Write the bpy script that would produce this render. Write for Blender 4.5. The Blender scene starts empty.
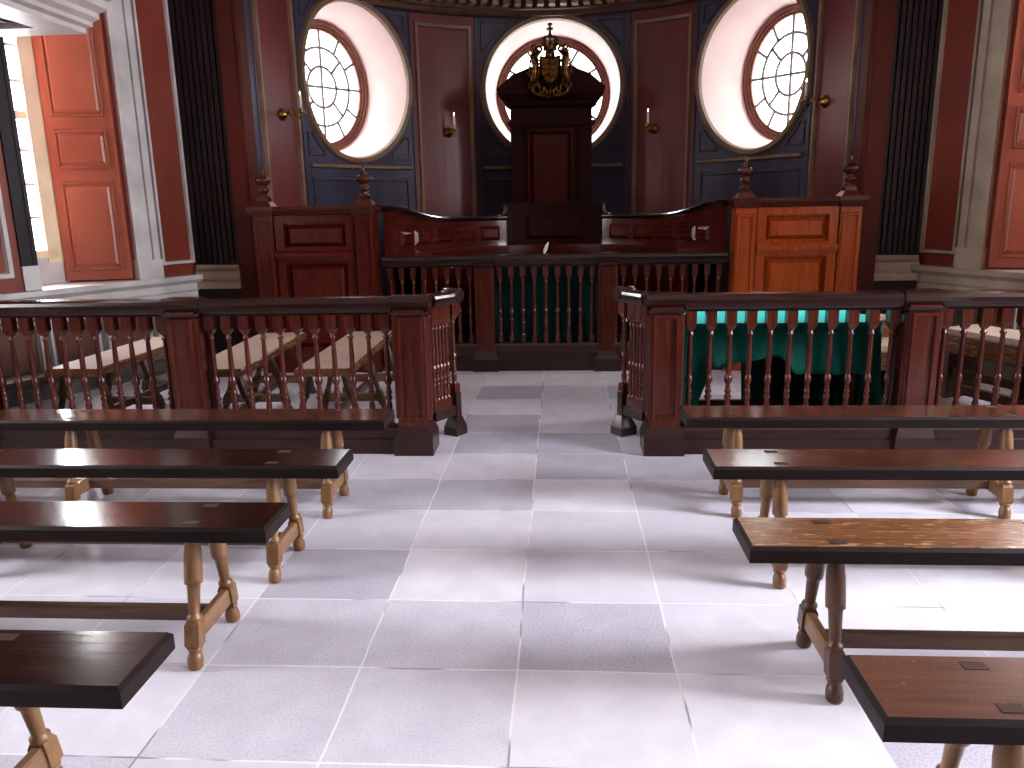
import bpy, math, random
from mathutils import Vector, Matrix
random.seed(7)
sc = bpy.context.scene
col = sc.collection
PI = math.pi
sin, cos, rad = math.sin, math.cos, math.radians

# ------------------------------------------------------------------ materials
def lin(h):
    h = h.lstrip('#')
    o = []
    for i in (0, 2, 4):
        c = int(h[i:i+2], 16) / 255
        o.append(c / 12.92 if c <= .04045 else ((c + .055) / 1.055) ** 2.4)
    return (*o, 1)

def newmat(name):
    m = bpy.data.materials.new(name); m.use_nodes = True
    nt = m.node_tree; b = nt.nodes['Principled BSDF']
    return m, nt, b

def wood(name, dark, light, rough=.3, scale=(3, 28, 28), coat=.0, spec=.5, bump=.05, fleck=None, nscale=1.0):
    m, nt, b = newmat(name); N = nt.nodes; L = nt.links
    tc = N.new('ShaderNodeTexCoord'); mp = N.new('ShaderNodeMapping')
    mp.inputs['Scale'].default_value = scale
    L.new(tc.outputs['Object'], mp.inputs['Vector'])
    oi = N.new('ShaderNodeObjectInfo')
    vm = N.new('ShaderNodeVectorMath'); vm.operation = 'MULTIPLY_ADD'
    cx = N.new('ShaderNodeCombineXYZ')
    for k in range(3): L.new(oi.outputs['Random'], cx.inputs[k])
    L.new(cx.outputs[0], vm.inputs[0]); vm.inputs[1].default_value = (7, 11, 5)
    L.new(mp.outputs['Vector'], vm.inputs[2])
    n = N.new('ShaderNodeTexNoise'); n.inputs['Scale'].default_value = nscale
    n.inputs['Detail'].default_value = 6; n.inputs['Roughness'].default_value = .6
    n.inputs['Distortion'].default_value = .2
    L.new(vm.outputs[0], n.inputs['Vector'])
    r = N.new('ShaderNodeValToRGB')
    r.color_ramp.elements[0].position = .25; r.color_ramp.elements[0].color = lin(dark)
    r.color_ramp.elements[1].position = .78; r.color_ramp.elements[1].color = lin(light)
    L.new(n.outputs['Fac'], r.inputs['Fac'])
    out = r.outputs['Color']
    if fleck:
        n2 = N.new('ShaderNodeTexNoise'); n2.inputs['Scale'].default_value = fleck[1]; n2.inputs['Detail'].default_value = 3
        mp2 = N.new('ShaderNodeMapping'); mp2.inputs['Scale'].default_value = fleck[2]
        L.new(tc.outputs['Object'], mp2.inputs['Vector']); L.new(mp2.outputs['Vector'], n2.inputs['Vector'])
        r2 = N.new('ShaderNodeValToRGB'); r2.color_ramp.elements[0].position = fleck[3]; r2.color_ramp.elements[1].position = fleck[3] + .06
        L.new(n2.outputs['Fac'], r2.inputs['Fac'])
        mx = N.new('ShaderNodeMixRGB'); mx.inputs['Color2'].default_value = lin(fleck[0])
        L.new(r2.outputs['Color'], mx.inputs['Fac']); L.new(out, mx.inputs['Color1']); out = mx.outputs['Color']
    L.new(out, b.inputs['Base Color'])
    mr = N.new('ShaderNodeMapRange'); mr.inputs['To Min'].default_value = rough * .8; mr.inputs['To Max'].default_value = rough * 1.25
    L.new(n.outputs['Fac'], mr.inputs['Value']); L.new(mr.outputs['Result'], b.inputs['Roughness'])
    b.inputs['Specular IOR Level'].default_value = spec
    b.inputs['Coat Weight'].default_value = coat; b.inputs['Coat Roughness'].default_value = .12
    if bump:
        bp = N.new('ShaderNodeBump'); bp.inputs['Strength'].default_value = bump; bp.inputs['Distance'].default_value = .01
        L.new(n.outputs['Fac'], bp.inputs['Height']); L.new(bp.outputs['Normal'], b.inputs['Normal'])
    return m

def paint(name, c1, c2=None, rough=.5, scale=3, metal=0, bump=0, spec=.5, stretch=(1, 1, 1)):
    m, nt, b = newmat(name); N = nt.nodes; L = nt.links
    tc = N.new('ShaderNodeTexCoord'); mp = N.new('ShaderNodeMapping'); mp.inputs['Scale'].default_value = stretch
    L.new(tc.outputs['Object'], mp.inputs['Vector'])
    n = N.new('ShaderNodeTexNoise'); n.inputs['Scale'].default_value = scale; n.inputs['Detail'].default_value = 5
    L.new(mp.outputs['Vector'], n.inputs['Vector'])
    r = N.new('ShaderNodeValToRGB')
    r.color_ramp.elements[0].position = .3; r.color_ramp.elements[0].color = lin(c1)
    r.color_ramp.elements[1].position = .72; r.color_ramp.elements[1].color = lin(c2 or c1)
    L.new(n.outputs['Fac'], r.inputs['Fac']); L.new(r.outputs['Color'], b.inputs['Base Color'])
    b.inputs['Roughness'].default_value = rough; b.inputs['Metallic'].default_value = metal
    b.inputs['Specular IOR Level'].default_value = spec
    if bump:
        bp = N.new('ShaderNodeBump'); bp.inputs['Strength'].default_value = bump; bp.inputs['Distance'].default_value = .01
        L.new(n.outputs['Fac'], bp.inputs['Height']); L.new(bp.outputs['Normal'], b.inputs['Normal'])
    return m

def glassmat():
    m = bpy.data.materials.new('window_glass'); m.use_nodes = True
    nt = m.node_tree; N = nt.nodes; L = nt.links; N.clear()
    o = N.new('ShaderNodeOutputMaterial'); t = N.new('ShaderNodeBsdfTransparent'); g = N.new('ShaderNodeBsdfGlossy')
    g.inputs['Roughness'].default_value = .05; mx = N.new('ShaderNodeMixShader')
    n = N.new('ShaderNodeTexNoise'); n.inputs['Scale'].default_value = 2
    mr = N.new('ShaderNodeMapRange'); mr.inputs['To Min'].default_value = .04; mr.inputs['To Max'].default_value = .08
    L.new(n.outputs['Fac'], mr.inputs['Value']); L.new(mr.outputs['Result'], mx.inputs['Fac'])
    L.new(t.outputs[0], mx.inputs[1]); L.new(g.outputs[0], mx.inputs[2]); L.new(mx.outputs[0], o.inputs['Surface'])
    return m

TX0, TW, TY0, TH = -.1385, .4885, 1.712, .4255
def floormat():
    m, nt, b = newmat('stone_floor'); N = nt.nodes; L = nt.links
    tc = N.new('ShaderNodeTexCoord'); sx = N.new('ShaderNodeSeparateXYZ'); L.new(tc.outputs['Object'], sx.inputs[0])
    def math_(op, a, v=None, v2=None):
        n = N.new('ShaderNodeMath'); n.operation = op; L.new(a, n.inputs[0])
        if v is not None:
            if isinstance(v, (int, float)): n.inputs[1].default_value = v
            else: L.new(v, n.inputs[1])
        return n.outputs[0]
    nd = N.new('ShaderNodeTexNoise'); nd.inputs['Scale'].default_value = 2.5; nd.inputs['Detail'].default_value = 4
    L.new(tc.outputs['Object'], nd.inputs['Vector'])
    wob = math_('MULTIPLY', math_('SUBTRACT', nd.outputs['Fac'], .5), .02)
    fx = math_('DIVIDE', math_('ADD', math_('SUBTRACT', sx.outputs['X'], TX0), wob), TW)
    fy = math_('DIVIDE', math_('ADD', math_('SUBTRACT', sx.outputs['Y'], TY0), wob), TH)
    ix = math_('FLOOR', fx); iy = math_('FLOOR', fy)
    # columns further out are laid half a tile off
    ux = math_('FRACT', fx); uy = math_('FRACT', fy)
    dx = math_('MULTIPLY', math_('SUBTRACT', math_('ABSOLUTE', math_('SUBTRACT', ux, .5)), .5), -TW)
    dy = math_('MULTIPLY', math_('SUBTRACT', math_('ABSOLUTE', math_('SUBTRACT', uy, .5)), .5), -TH)
    d = math_('MINIMUM', dx, dy)
    jr = N.new('ShaderNodeValToRGB'); jr.color_ramp.elements[0].position = .0; jr.color_ramp.elements[0].color = (1, 1, 1, 1)
    jr.color_ramp.elements[1].position = 1; jr.color_ramp.elements[1].color = (0, 0, 0, 1)
    jm = N.new('ShaderNodeMapRange'); jm.inputs['From Min'].default_value = .0018; jm.inputs['From Max'].default_value = .0042
    L.new(d, jm.inputs['Value']); L.new(jm.outputs['Result'], jr.inputs['Fac'])
    cb = N.new('ShaderNodeCombineXYZ'); L.new(ix, cb.inputs[0]); L.new(iy, cb.inputs[1])
    wn = N.new('ShaderNodeTexWhiteNoise'); wn.noise_dimensions = '2D'; L.new(cb.outputs[0], wn.inputs['Vector'])
    tr = N.new('ShaderNodeValToRGB')
    e = tr.color_ramp.elements
    e[0].position = 0; e[0].color = lin('#bdb9c6'); e[1].position = 1; e[1].color = lin('#e0dce6')
    x = e.new(.3); x.color = lin('#cfcbd7'); x = e.new(.7); x.color = lin('#d8d4de')
    L.new(wn.outputs['Value'], tr.inputs['Fac'])
    n1 = N.new('ShaderNodeTexNoise'); n1.inputs['Scale'].default_value = 7; n1.inputs['Detail'].default_value = 8
    L.new(tc.outputs['Object'], n1.inputs['Vector'])
    r1 = N.new('ShaderNodeValToRGB'); r1.color_ramp.elements[0].position = .3; r1.color_ramp.elements[0].color = (.88, .87, .89, 1)
    r1.color_ramp.elements[1].position = .7; r1.color_ramp.elements[1].color = (1.0, 1.0, 1.0, 1)
    L.new(n1.outputs['Fac'], r1.inputs['Fac'])
    mx = N.new('ShaderNodeMixRGB'); mx.blend_type = 'MULTIPLY'; mx.inputs['Fac'].default_value = 1
    L.new(tr.outputs['Color'], mx.inputs['Color1']); L.new(r1.outputs['Color'], mx.inputs['Color2'])
    # speckle on the rougher stones
    n2 = N.new('ShaderNodeTexNoise'); n2.inputs['Scale'].default_value = 130; n2.inputs['Detail'].default_value = 3
    L.new(tc.outputs['Object'], n2.inputs['Vector'])
    r2 = N.new('ShaderNodeValToRGB'); r2.color_ramp.elements[0].position = .3; r2.color_ramp.elements[0].color = (.5, .5, .54, 1)
    r2.color_ramp.elements[1].position = .55; r2.color_ramp.elements[1].color = (1, 1, 1, 1)
    L.new(n2.outputs['Fac'], r2.inputs['Fac'])
    sp = N.new('ShaderNodeMapRange'); sp.inputs['From Min'].default_value = .55; sp.inputs['From Max'].default_value = .2
    sp.inputs['To Min'].default_value = .12; sp.inputs['To Max'].default_value = .6
    L.new(wn.outputs['Value'], sp.inputs['Value'])
    mx2 = N.new('ShaderNodeMixRGB'); mx2.blend_type = 'MULTIPLY'; L.new(sp.outputs['Result'], mx2.inputs['Fac'])
    L.new(mx.outputs['Color'], mx2.inputs['Color1']); L.new(r2.outputs['Color'], mx2.inputs['Color2'])
    n3 = N.new('ShaderNodeTexNoise'); n3.inputs['Scale'].default_value = 3.3; L.new(tc.outputs['Object'], n3.inputs['Vector'])
    jc = N.new('ShaderNodeValToRGB'); jc.color_ramp.elements[0].position = .36; jc.color_ramp.elements[0].color = lin('#8d8894')
    jc.color_ramp.elements[1].position = .46; jc.color_ramp.elements[1].color = lin('#e6e2e6')
    L.new(n3.outputs['Fac'], jc.inputs['Fac'])
    mj = N.new('ShaderNodeMixRGB'); L.new(jr.outputs['Color'], mj.inputs['Fac'])
    L.new(mx2.outputs['Color'], mj.inputs['Color1']); L.new(jc.outputs['Color'], mj.inputs['Color2'])
    L.new(mj.outputs['Color'], b.inputs['Base Color'])
    b.inputs['Roughness'].default_value = .42
    bp = N.new('ShaderNodeBump'); bp.inputs['Strength'].default_value = .12; bp.inputs['Distance'].default_value = .004
    L.new(n1.outputs['Fac'], bp.inputs['Height']); L.new(bp.outputs['Normal'], b.inputs['Normal'])
    return m

M = {}
M['floor'] = floormat()
M['rail'] = wood('mahogany_rail', '#1e0f0e', '#371e19', .22, (4, 45, 45), .4, .4)
M['railv'] = wood('mahogany_upright', '#331511', '#602c20', .22, (45, 45, 4), .3, .4)
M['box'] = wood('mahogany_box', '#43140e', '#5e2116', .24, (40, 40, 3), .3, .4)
M['box_lit'] = wood('lit_mahogany_box', '#873a18', '#ab5828', .24, (40, 40, 3), .3, .4)  # box mahogany with the brighter light on the right box put into its colour
M['boxd'] = wood('mahogany_bench', '#451612', '#63241b', .2, (4, 4, 40), .6)
M['plinth'] = wood('mahogany_plinth', '#241312', '#3a201b', .36, (4, 45, 45), .2)
M['throne'] = wood('mahogany_throne', '#240909', '#38100d', .6, (40, 40, 3), .0, .2)
M['thronep'] = wood('mahogany_throne_panel', '#3d0f0c', '#531711', .36, (40, 40, 3), .0, .3)
M['seat_dark'] = wood('oak_seat_dark', '#22120f', '#38201a', .16, (3, 60, 60), .5, fleck=('#4d2e20', 3, (3, 40, 40), .62))
M['seat_red'] = wood('oak_seat_red', '#38201b', '#573429', .2, (3, 60, 60), .5, fleck=('#8a5436', 3, (3, 40, 40), .6))
M['seat_oak'] = wood('oak_seat_golden', '#5f3f2a', '#81593c', .26, (3, 60, 60), .35, fleck=('#a98762', 2.5, (8, 40, 40), .6))
M['seat_worn'] = wood('oak_seat_worn', '#4a2f26', '#6f4a3b', .3, (3, 40, 40), .3, fleck=('#8f6650', 55, (1, 1.6, 1), .66))
M['seat_pale_glare'] = wood('oak_seat_pale_glare', '#a98f80', '#c9b5a8', .3, (30, 3, 30), .25)  # glare on the bench tops put into the wood colour
M['seat_edge_shaded'] = wood('oak_seat_edge_shaded', '#140b0a', '#251410', .45, (3, 30, 30), 0, .3)  # shade on the planks' upright faces put into a darker wood colour
M['tenon'] = wood('tenon_end_grain', '#2a1a14', '#4c3325', .5, (60, 60, 60))
M['leg'] = wood('oak_leg', '#5a3f29', '#8c6844', .38, (26, 26, 4), .15)
M['legd'] = wood('oak_leg_dark', '#3a261d', '#644532', .38, (26, 26, 4), .15)
M['str'] = wood('oak_stretcher', '#5f4531', '#917052', .42, (20, 4, 20), .1)
M['strl'] = wood('oak_long_stretcher', '#463129', '#6f5342', .42, (4, 24, 24), .1)
M['apse_red'] = paint('apse_red_paint', '#6a3334', '#7e3f40', .36, 2.2, stretch=(1, 1, .5))
M['apse_blue'] = paint('apse_blue_marbling', '#3a394a', '#59586e', .3, 2.6, stretch=(1, 1, .4))
M['apse_mould'] = paint('apse_moulding_paint', '#7c6452', '#9a8068', .4, 5)
M['blue_mould'] = paint('apse_blue_moulding', '#3c3a44', '#5b565c', .4, 5)
M['rust'] = paint('rust_red_wall_paint', '#6f2e22', '#80392b', .42, 2.0)
M['shutter'] = paint('shutter_red_paint', '#8c5142', '#985d4c', .36, 2.0)
M['white'] = paint('stone_white_paint', '#aaa4a4', '#c9c4c4', .45, 4)
M['beige'] = paint('stone_beige_paint', '#8d8073', '#aa9b8a', .45, 4)
M['marble'] = paint('marbled_dado', '#4a2a22', '#6f4a3c', .4, 6, stretch=(1, 1, .5))
M['dado'] = paint('grey_green_dado', '#4c4d47', '#6e6d66', .45, 5)
M['fluted'] = paint('dark_marbled_pilaster', '#160d15', '#2a181e', .48, 4, spec=.4, stretch=(1, 1, .3))
M['jamb'] = paint('apse_jamb_red', '#451811', '#5a2117', .55, 2, spec=.3)
M['reveal'] = paint('pink_white_plaster', '#e6cbc5', '#efdad5', .6, 2)
M['oculus'] = paint('oculus_frame_paint', '#835349', '#97685b', .4, 4)
M['muntin'] = paint('window_bar_white', '#8a8885', '#a09e9a', .5, 4)
M['sash'] = paint('sash_cream_paint', '#c9bd9f', '#ddd3b8', .45, 4)
M['entab'] = paint('entablature_paint', '#4a332b', '#6b5244', .5, 5)
M['ceil'] = paint('ceiling_plaster', '#b9b2a8', '#c8c2b9', .7, 2)
M['brass'] = paint('brass', '#9c7a3c', '#c9a45a', .3, 6, metal=1)
M['gilt'] = paint('gilt_carving', '#3a2412', '#8a6535', .32, 30, metal=.8, bump=.4)
M['candle'] = paint('candle_wax', '#efe6d8', '#f6f0e6', .5, 4)
M['cloth'] = paint('green_table_cloth', '#06483f', '#08564b', .75, 8, spec=.2)
_b = M['cloth'].node_tree.nodes['Principled BSDF']; _b.inputs['Sheen Weight'].default_value = 1; _b.inputs['Sheen Roughness'].default_value = .35; _b.inputs['Sheen Tint'].default_value = (.15, 1, .92, 1)
M['clothd'] = paint('dark_green_table_cloth', '#06302f', '#0a3d3a', .8, 8, spec=.2)
M['feather'] = paint('white_feather', '#e8e4e2', '#f4f2f0', .6, 8)
M['canopy'] = paint('cornice_stone_paint', '#a69c98', '#beb4b0', .45, 4)
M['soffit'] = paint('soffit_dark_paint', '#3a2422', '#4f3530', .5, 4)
M['glass'] = glassmat()
fm, nt_, b_ = newmat('candle_flame_tip')
b_.inputs['Base Color'].default_value = lin('#fff3d8'); b_.inputs['Emission Color'].default_value = lin('#ffe9c0'); b_.inputs['Emission Strength'].default_value = 4
M['flame'] = fm

# ------------------------------------------------------------------ mesh builder
class MB:
    def __init__(s): s.v = []; s.f = []; s.m = []; s.sm = []
    def add(s, vs, fs, mi=0, smooth=False):
        b = len(s.v); s.v += [tuple(p) for p in vs]
        for f in fs: s.f.append([b + i for i in f]); s.m.append(mi); s.sm.append(smooth)
    def box(s, x0, x1, y0, y1, z0, z1, mi=0, T=None):
        vs = [Vector((x, y, z)) for z in (z0, z1) for y in (y0, y1) for x in (x0, x1)]
        if T: vs = [T(p) if callable(T) else T @ p for p in vs]
        s.add(vs, [(0, 2, 3, 1), (4, 5, 7, 6), (0, 1, 5, 4), (2, 6, 7, 3), (0, 4, 6, 2), (1, 3, 7, 5)], mi)
    def frustum(s, x0, x1, y0, y1, z0, X0, X1, Y0, Y1, z1, mi=0, T=None):
        vs = [Vector(p) for p in ((x0, y0, z0), (x1, y0, z0), (x1, y1, z0), (x0, y1, z0), (X0, Y0, z1), (X1, Y0, z1), (X1, Y1, z1), (X0, Y1, z1))]
        if T: vs = [T(p) if callable(T) else T @ p for p in vs]
        s.add(vs, [(3, 2, 1, 0), (4, 5, 6, 7), (0, 1, 5, 4), (1, 2, 6, 5), (2, 3, 7, 6), (3, 0, 4, 7)], mi)
    def lathe(s, prof, seg=12, T=None, mi=0, smooth=True):
        vs = []; fs = []
        for r, z in prof:
            for k in range(seg):
                a = 2 * PI * k / seg; p = Vector((r * cos(a), r * sin(a), z)); vs.append((T @ p) if T else p)
        n = len(prof)
        for i in range(n - 1):
            for k in range(seg):
                k2 = (k + 1) % seg; fs.append((i * seg + k, i * seg + k2, (i + 1) * seg + k2, (i + 1) * seg + k))
        s.add(vs, fs, mi, smooth)
        b = len(s.v) - len(vs)
        s.f.append([b + k for k in reversed(range(seg))]); s.m.append(mi); s.sm.append(False)
        s.f.append([b + (n - 1) * seg + k for k in range(seg)]); s.m.append(mi); s.sm.append(False)
    def sweep(s, path, prof, mi=0, closed=False, up=Vector((0, 0, 1)), smooth=False, zs=None):
        """sweep profile [(offset to the left, z)] along a path in plan"""
        P = [Vector((p[0], p[1], p[2] if len(p) > 2 else 0)) for p in path]; n = len(P); k = len(prof); vs = []
        for i in range(n):
            a = P[i - 1] if (i > 0 or closed) else None; c = P[(i + 1) % n] if (i < n - 1 or closed) else None
            d1 = (P[i] - a).xy.normalized() if a is not None else None; d2 = (c - P[i]).xy.normalized() if c is not None else None
            if d1 is None: d1 = d2
            if d2 is None: d2 = d1
            n1 = Vector((-d1.y, d1.x)); n2 = Vector((-d2.y, d2.x)); nn = (n1 + n2)
            nn = nn.normalized() if nn.length > 1e-6 else n1
            sc_ = 1 / max(.3, nn.dot(n1))
            for o, z in prof: vs.append(Vector((P[i].x + nn.x * o * sc_, P[i].y + nn.y * o * sc_, P[i].z + z)))
        fs = []
        for i in range(n if closed else n - 1):
            j = (i + 1) % n
            for q in range(k):
                r = (q + 1) % k; fs.append((i * k + q, i * k + r, j * k + r, j * k + q))
        s.add(vs, fs, mi, smooth)
        if not closed:
            b = len(s.v) - len(vs)
            s.f.append([b + q for q in reversed(range(k))]); s.m.append(mi); s.sm.append(False)
            s.f.append([b + (n - 1) * k + q for q in range(k)]); s.m.append(mi); s.sm.append(False)
    def tube(s, pts, r, seg=8, mi=0, rs=None):
        P = [Vector(p) for p in pts]; vs = []; n = len(P)
        ref = Vector((.123, .931, .345)).normalized()
        for i in range(n):
            d = (P[min(i + 1, n - 1)] - P[max(i - 1, 0)]).normalized()
            a = d.cross(ref).normalized(); b = d.cross(a)
            rr = rs[i] if rs else r
            for k in range(seg):
                t = 2 * PI * k / seg; vs.append(P[i] + (a * cos(t) + b * sin(t)) * rr)
        fs = [(i * seg + k, i * seg + (k + 1) % seg, (i + 1) * seg + (k + 1) % seg, (i + 1) * seg + k) for i in range(n - 1) for k in range(seg)]
        s.add(vs, fs, mi, True)
        b = len(s.v) - len(vs)
        s.f.append([b + k for k in reversed(range(seg))]); s.m.append(mi); s.sm.append(False)
        s.f.append([b + (n - 1) * seg + k for k in range(seg)]); s.m.append(mi); s.sm.append(False)
    def strip(s, S, pts, w, h, mi=0, closed=True, off=0, taper=.6):
        """moulding laid on surface S(s,z,off) along 2-D points"""
        n = len(pts); P = [Vector(p) for p in pts]; vs = []
        for i in range(n):
            d1 = (P[i] - P[i - 1]).normalized() if (i or closed) else None
            d2 = (P[(i + 1) % n] - P[i]).normalized() if (i < n - 1 or closed) else None
            d1 = d1 or d2; d2 = d2 or d1
            n1 = Vector((-d1.y, d1.x)); n2 = Vector((-d2.y, d2.x)); nn = (n1 + n2); nn = nn.normalized() if nn.length > 1e-6 else n1
            q = w / 2 / max(.35, nn.dot(n1))
            for a, o in ((-1, 0), (-taper, h), (taper, h), (1, 0)): 
                p = P[i] + nn * q * a; vs.append(S(p.x, p.y, off + o))
        fs = []
        for i in range(n if closed else n - 1):
            j = (i + 1) % n
            for q in range(3): fs.append((i * 4 + q, i * 4 + q + 1, j * 4 + q + 1, j * 4 + q))
            fs.append((i * 4 + 3, i * 4, j * 4, j * 4 + 3))
        s.add(vs, fs, mi)
    def rpanel(s, S, a0, a1, z0, z1, bev, h, mi=0, off=0, n=1):
        """raised and fielded panel"""
        def ring(A0, A1, Z0, Z1, o):
            r = [(A0 + (A1 - A0) * i / n, Z0) for i in range(n + 1)] + [(A1 + (A0 - A1) * i / n, Z1) for i in range(n + 1)]
            return [S(p[0], p[1], o) for p in r]
        k = 2 * (n + 1)
        ba = bev if not isinstance(bev, tuple) else bev[0]; bz = bev if not isinstance(bev, tuple) else bev[1]
        vs = ring(a0, a1, z0, z1, off) + ring(a0 + ba, a1 - ba, z0 + bz, z1 - bz, off + h)
        fs = [(i, (i + 1) % k, k + (i + 1) % k, k + i) for i in range(k)]
        fs += [(k + i, k + i + 1, k + k - 2 - i, k + k - 1 - i) for i in range(n)]
        s.add(vs, fs, mi)
    def grid(s, S, a, z, off=0, mi=0, smooth=False):
        vs = [S(x, y, off) for y in z for x in a]; k = len(a)
        s.add(vs, [(j * k + i, j * k + i + 1, (j + 1) * k + i + 1, (j + 1) * k + i) for j in range(len(z) - 1) for i in range(k - 1)], mi, smooth)
    def build(s, name, mats, parent=None, loc=None, M_=None):
        me = bpy.data.meshes.new(name)
        o0 = Vector(loc) if loc is not None else Vector((0, 0, 0))
        me.from_pydata([tuple(Vector(p) - o0) for p in s.v], [], s.f)
        for m in (mats if isinstance(mats, (list, tuple)) else [mats]): me.materials.append(m)
        me.polygons.foreach_set('material_index', s.m); me.polygons.foreach_set('use_smooth', s.sm)
        me.update()
        import bmesh
        bm = bmesh.new(); bm.from_mesh(me); bmesh.ops.recalc_face_normals(bm, faces=bm.faces); bm.to_mesh(me); bm.free()
        o = bpy.data.objects.new(name, me); col.objects.link(o); o.location = o0
        if parent: o.parent = parent
        return o

def tag(o, label=None, cat=None, group=None, kind=None):
    for k, v in (('label', label), ('category', cat), ('group', group), ('kind', kind)):
        if v: o[k] = v
    return o
def empty(name, loc=(0, 0, 0), rz=0):
    o = bpy.data.objects.new(name, None); col.objects.link(o); o.location = loc; o.rotation_euler = (0, 0, rz); o.empty_display_size = .1
    return o
def struct(mb, name, mats, parent=None):
    o = mb.build(name, mats, parent)
    if not parent: o['kind'] = 'structure'
    return o
def copy_tree(o, parent=None):
    c = o.copy(); col.objects.link(c)
    if parent: c.parent = parent
    for ch in list(o.children): copy_tree(ch, c)
    return c
def arange(a, b, n): return [a + (b - a) * i / n for i in range(n + 1)]

# ------------------------------------------------------------------ room geometry
AX, AY, AR = -.08, 7.0, 2.7              # apse centre and radius
ZC = 3.47                                # underside of the apse entablature
CEIL = 4.35
def cyl(t, z, off=0):                    # t = arc length along the wall from the centre line
    a = t / AR; r = AR - off
    return Vector((AX + r * sin(a), AY + r * cos(a), z))
def deg(d): return rad(d) * AR
A = rad(27)
PL, PR = (-3.27, 6.95), (3.04, 6.95)
def Lw(u, z, off=0): return Vector((PL[0] - sin(A) * u + cos(A) * off, PL[1] - cos(A) * u - sin(A) * off, z))
def Rw(u, z, off=0): return Vector((PR[0] + sin(A) * u - cos(A) * off, PR[1] - cos(A) * u - sin(A) * off, z))
UE = (6.95 - 4.2) / cos(A)               # where the canted wall meets the straight one
XL, XR = PL[0] - sin(A) * UE, PR[0] + sin(A) * UE
YB = -3.2

mb = MB(); mb.box(XL - .3, XR + .3, YB - .2, 10.4, -.1, 0)
struct(mb, 'floor', M['floor'])
mb = MB(); mb.box(XL - .3, XR + .3, YB - .2, 10.4, CEIL, CEIL + .1)
struct(mb, 'ceiling', M['ceil'])

# --- apse wall with three round openings
WZ = 2.69
WIN = [(-51.3, .69, .79), (0, .80, .765), (51.3, .69, .79)]
BAY = [(-67, -35.6), (-19, 19), (35.6, 67)]
mb = MB()
def ringfill(mb, S, cs, cz, a, b, s0, s1, z0, z1, mi, m=4):
    angs = set(2 * PI * i / 88 for i in range(88))
    for sx in (s0, s1):
        for zz in (z0, z1): angs.add(math.atan2(zz - cz, sx - cs) % (2 * PI))
    angs = sorted(angs); n = len(angs); rows = []
    for t in angs:
        c, s_ = cos(t), sin(t)
        k = 1 / math.sqrt((c / a) ** 2 + (s_ / b) ** 2)
        K = 1e9
        if c > 1e-9: K = min(K, (s1 - cs) / c)
        if c < -1e-9: K = min(K, (s0 - cs) / c)
        if s_ > 1e-9: K = min(K, (z1 - cz) / s_)
        if s_ < -1e-9: K = min(K, (z0 - cz) / s_)
        rows.append([S(cs + c * (k + (K - k) * j / m), cz + s_ * (k + (K - k) * j / m), 0) for j in range(m + 1)])
    vs = [p for r in rows for p in r]; w = m + 1
    mb.add(vs, [(i * w + j, i * w + j + 1, ((i + 1) % n) * w + j + 1, ((i + 1) % n) * w + j) for i in range(n) for j in range(m)], mi)
ZB0 = 1.86
for (tc, a, b), (b0, b1) in zip(WIN, BAY):
    ringfill(mb, cyl, deg(tc), WZ, a, b, deg(b0), deg(b1), ZB0, ZC + .1, 0)
    mb.grid(cyl, arange(deg(b0), deg(b1), 14), [0, ZB0], 0, 0)
for b0, b1, mi in ((-90, -82, 0), (-82, -67, 1), (-35.6, -19, 1), (19, 35.6, 1), (67, 82, 1), (82, 90, 0)):
    mb.grid(cyl, arange(deg(b0), deg(b1), 8), [0, ZC + .1], 0, mi)
mb.grid(cyl, arange(deg(-90), deg(90), 60), [ZC + .1, CEIL], 0, 1)
struct(mb, 'wall_back', [M['apse_blue'], M['apse_red']])

def arcpts(cs, cz, a, b, t0, t1, n): return [(cs + a * cos(t0 + (t1 - t0) * i / n), cz + b * sin(t0 + (t1 - t0) * i / n)) for i in range(n + 1)]
def loop(s0, s1, z0, z1, n=8):
    return [(s0 + (s1 - s0) * i / n, z0) for i in range(n)] + [(s1, z0)] + [(s1 + (s0 - s1) * i / n, z1) for i in range(n)] + [(s0, z1)]
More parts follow.
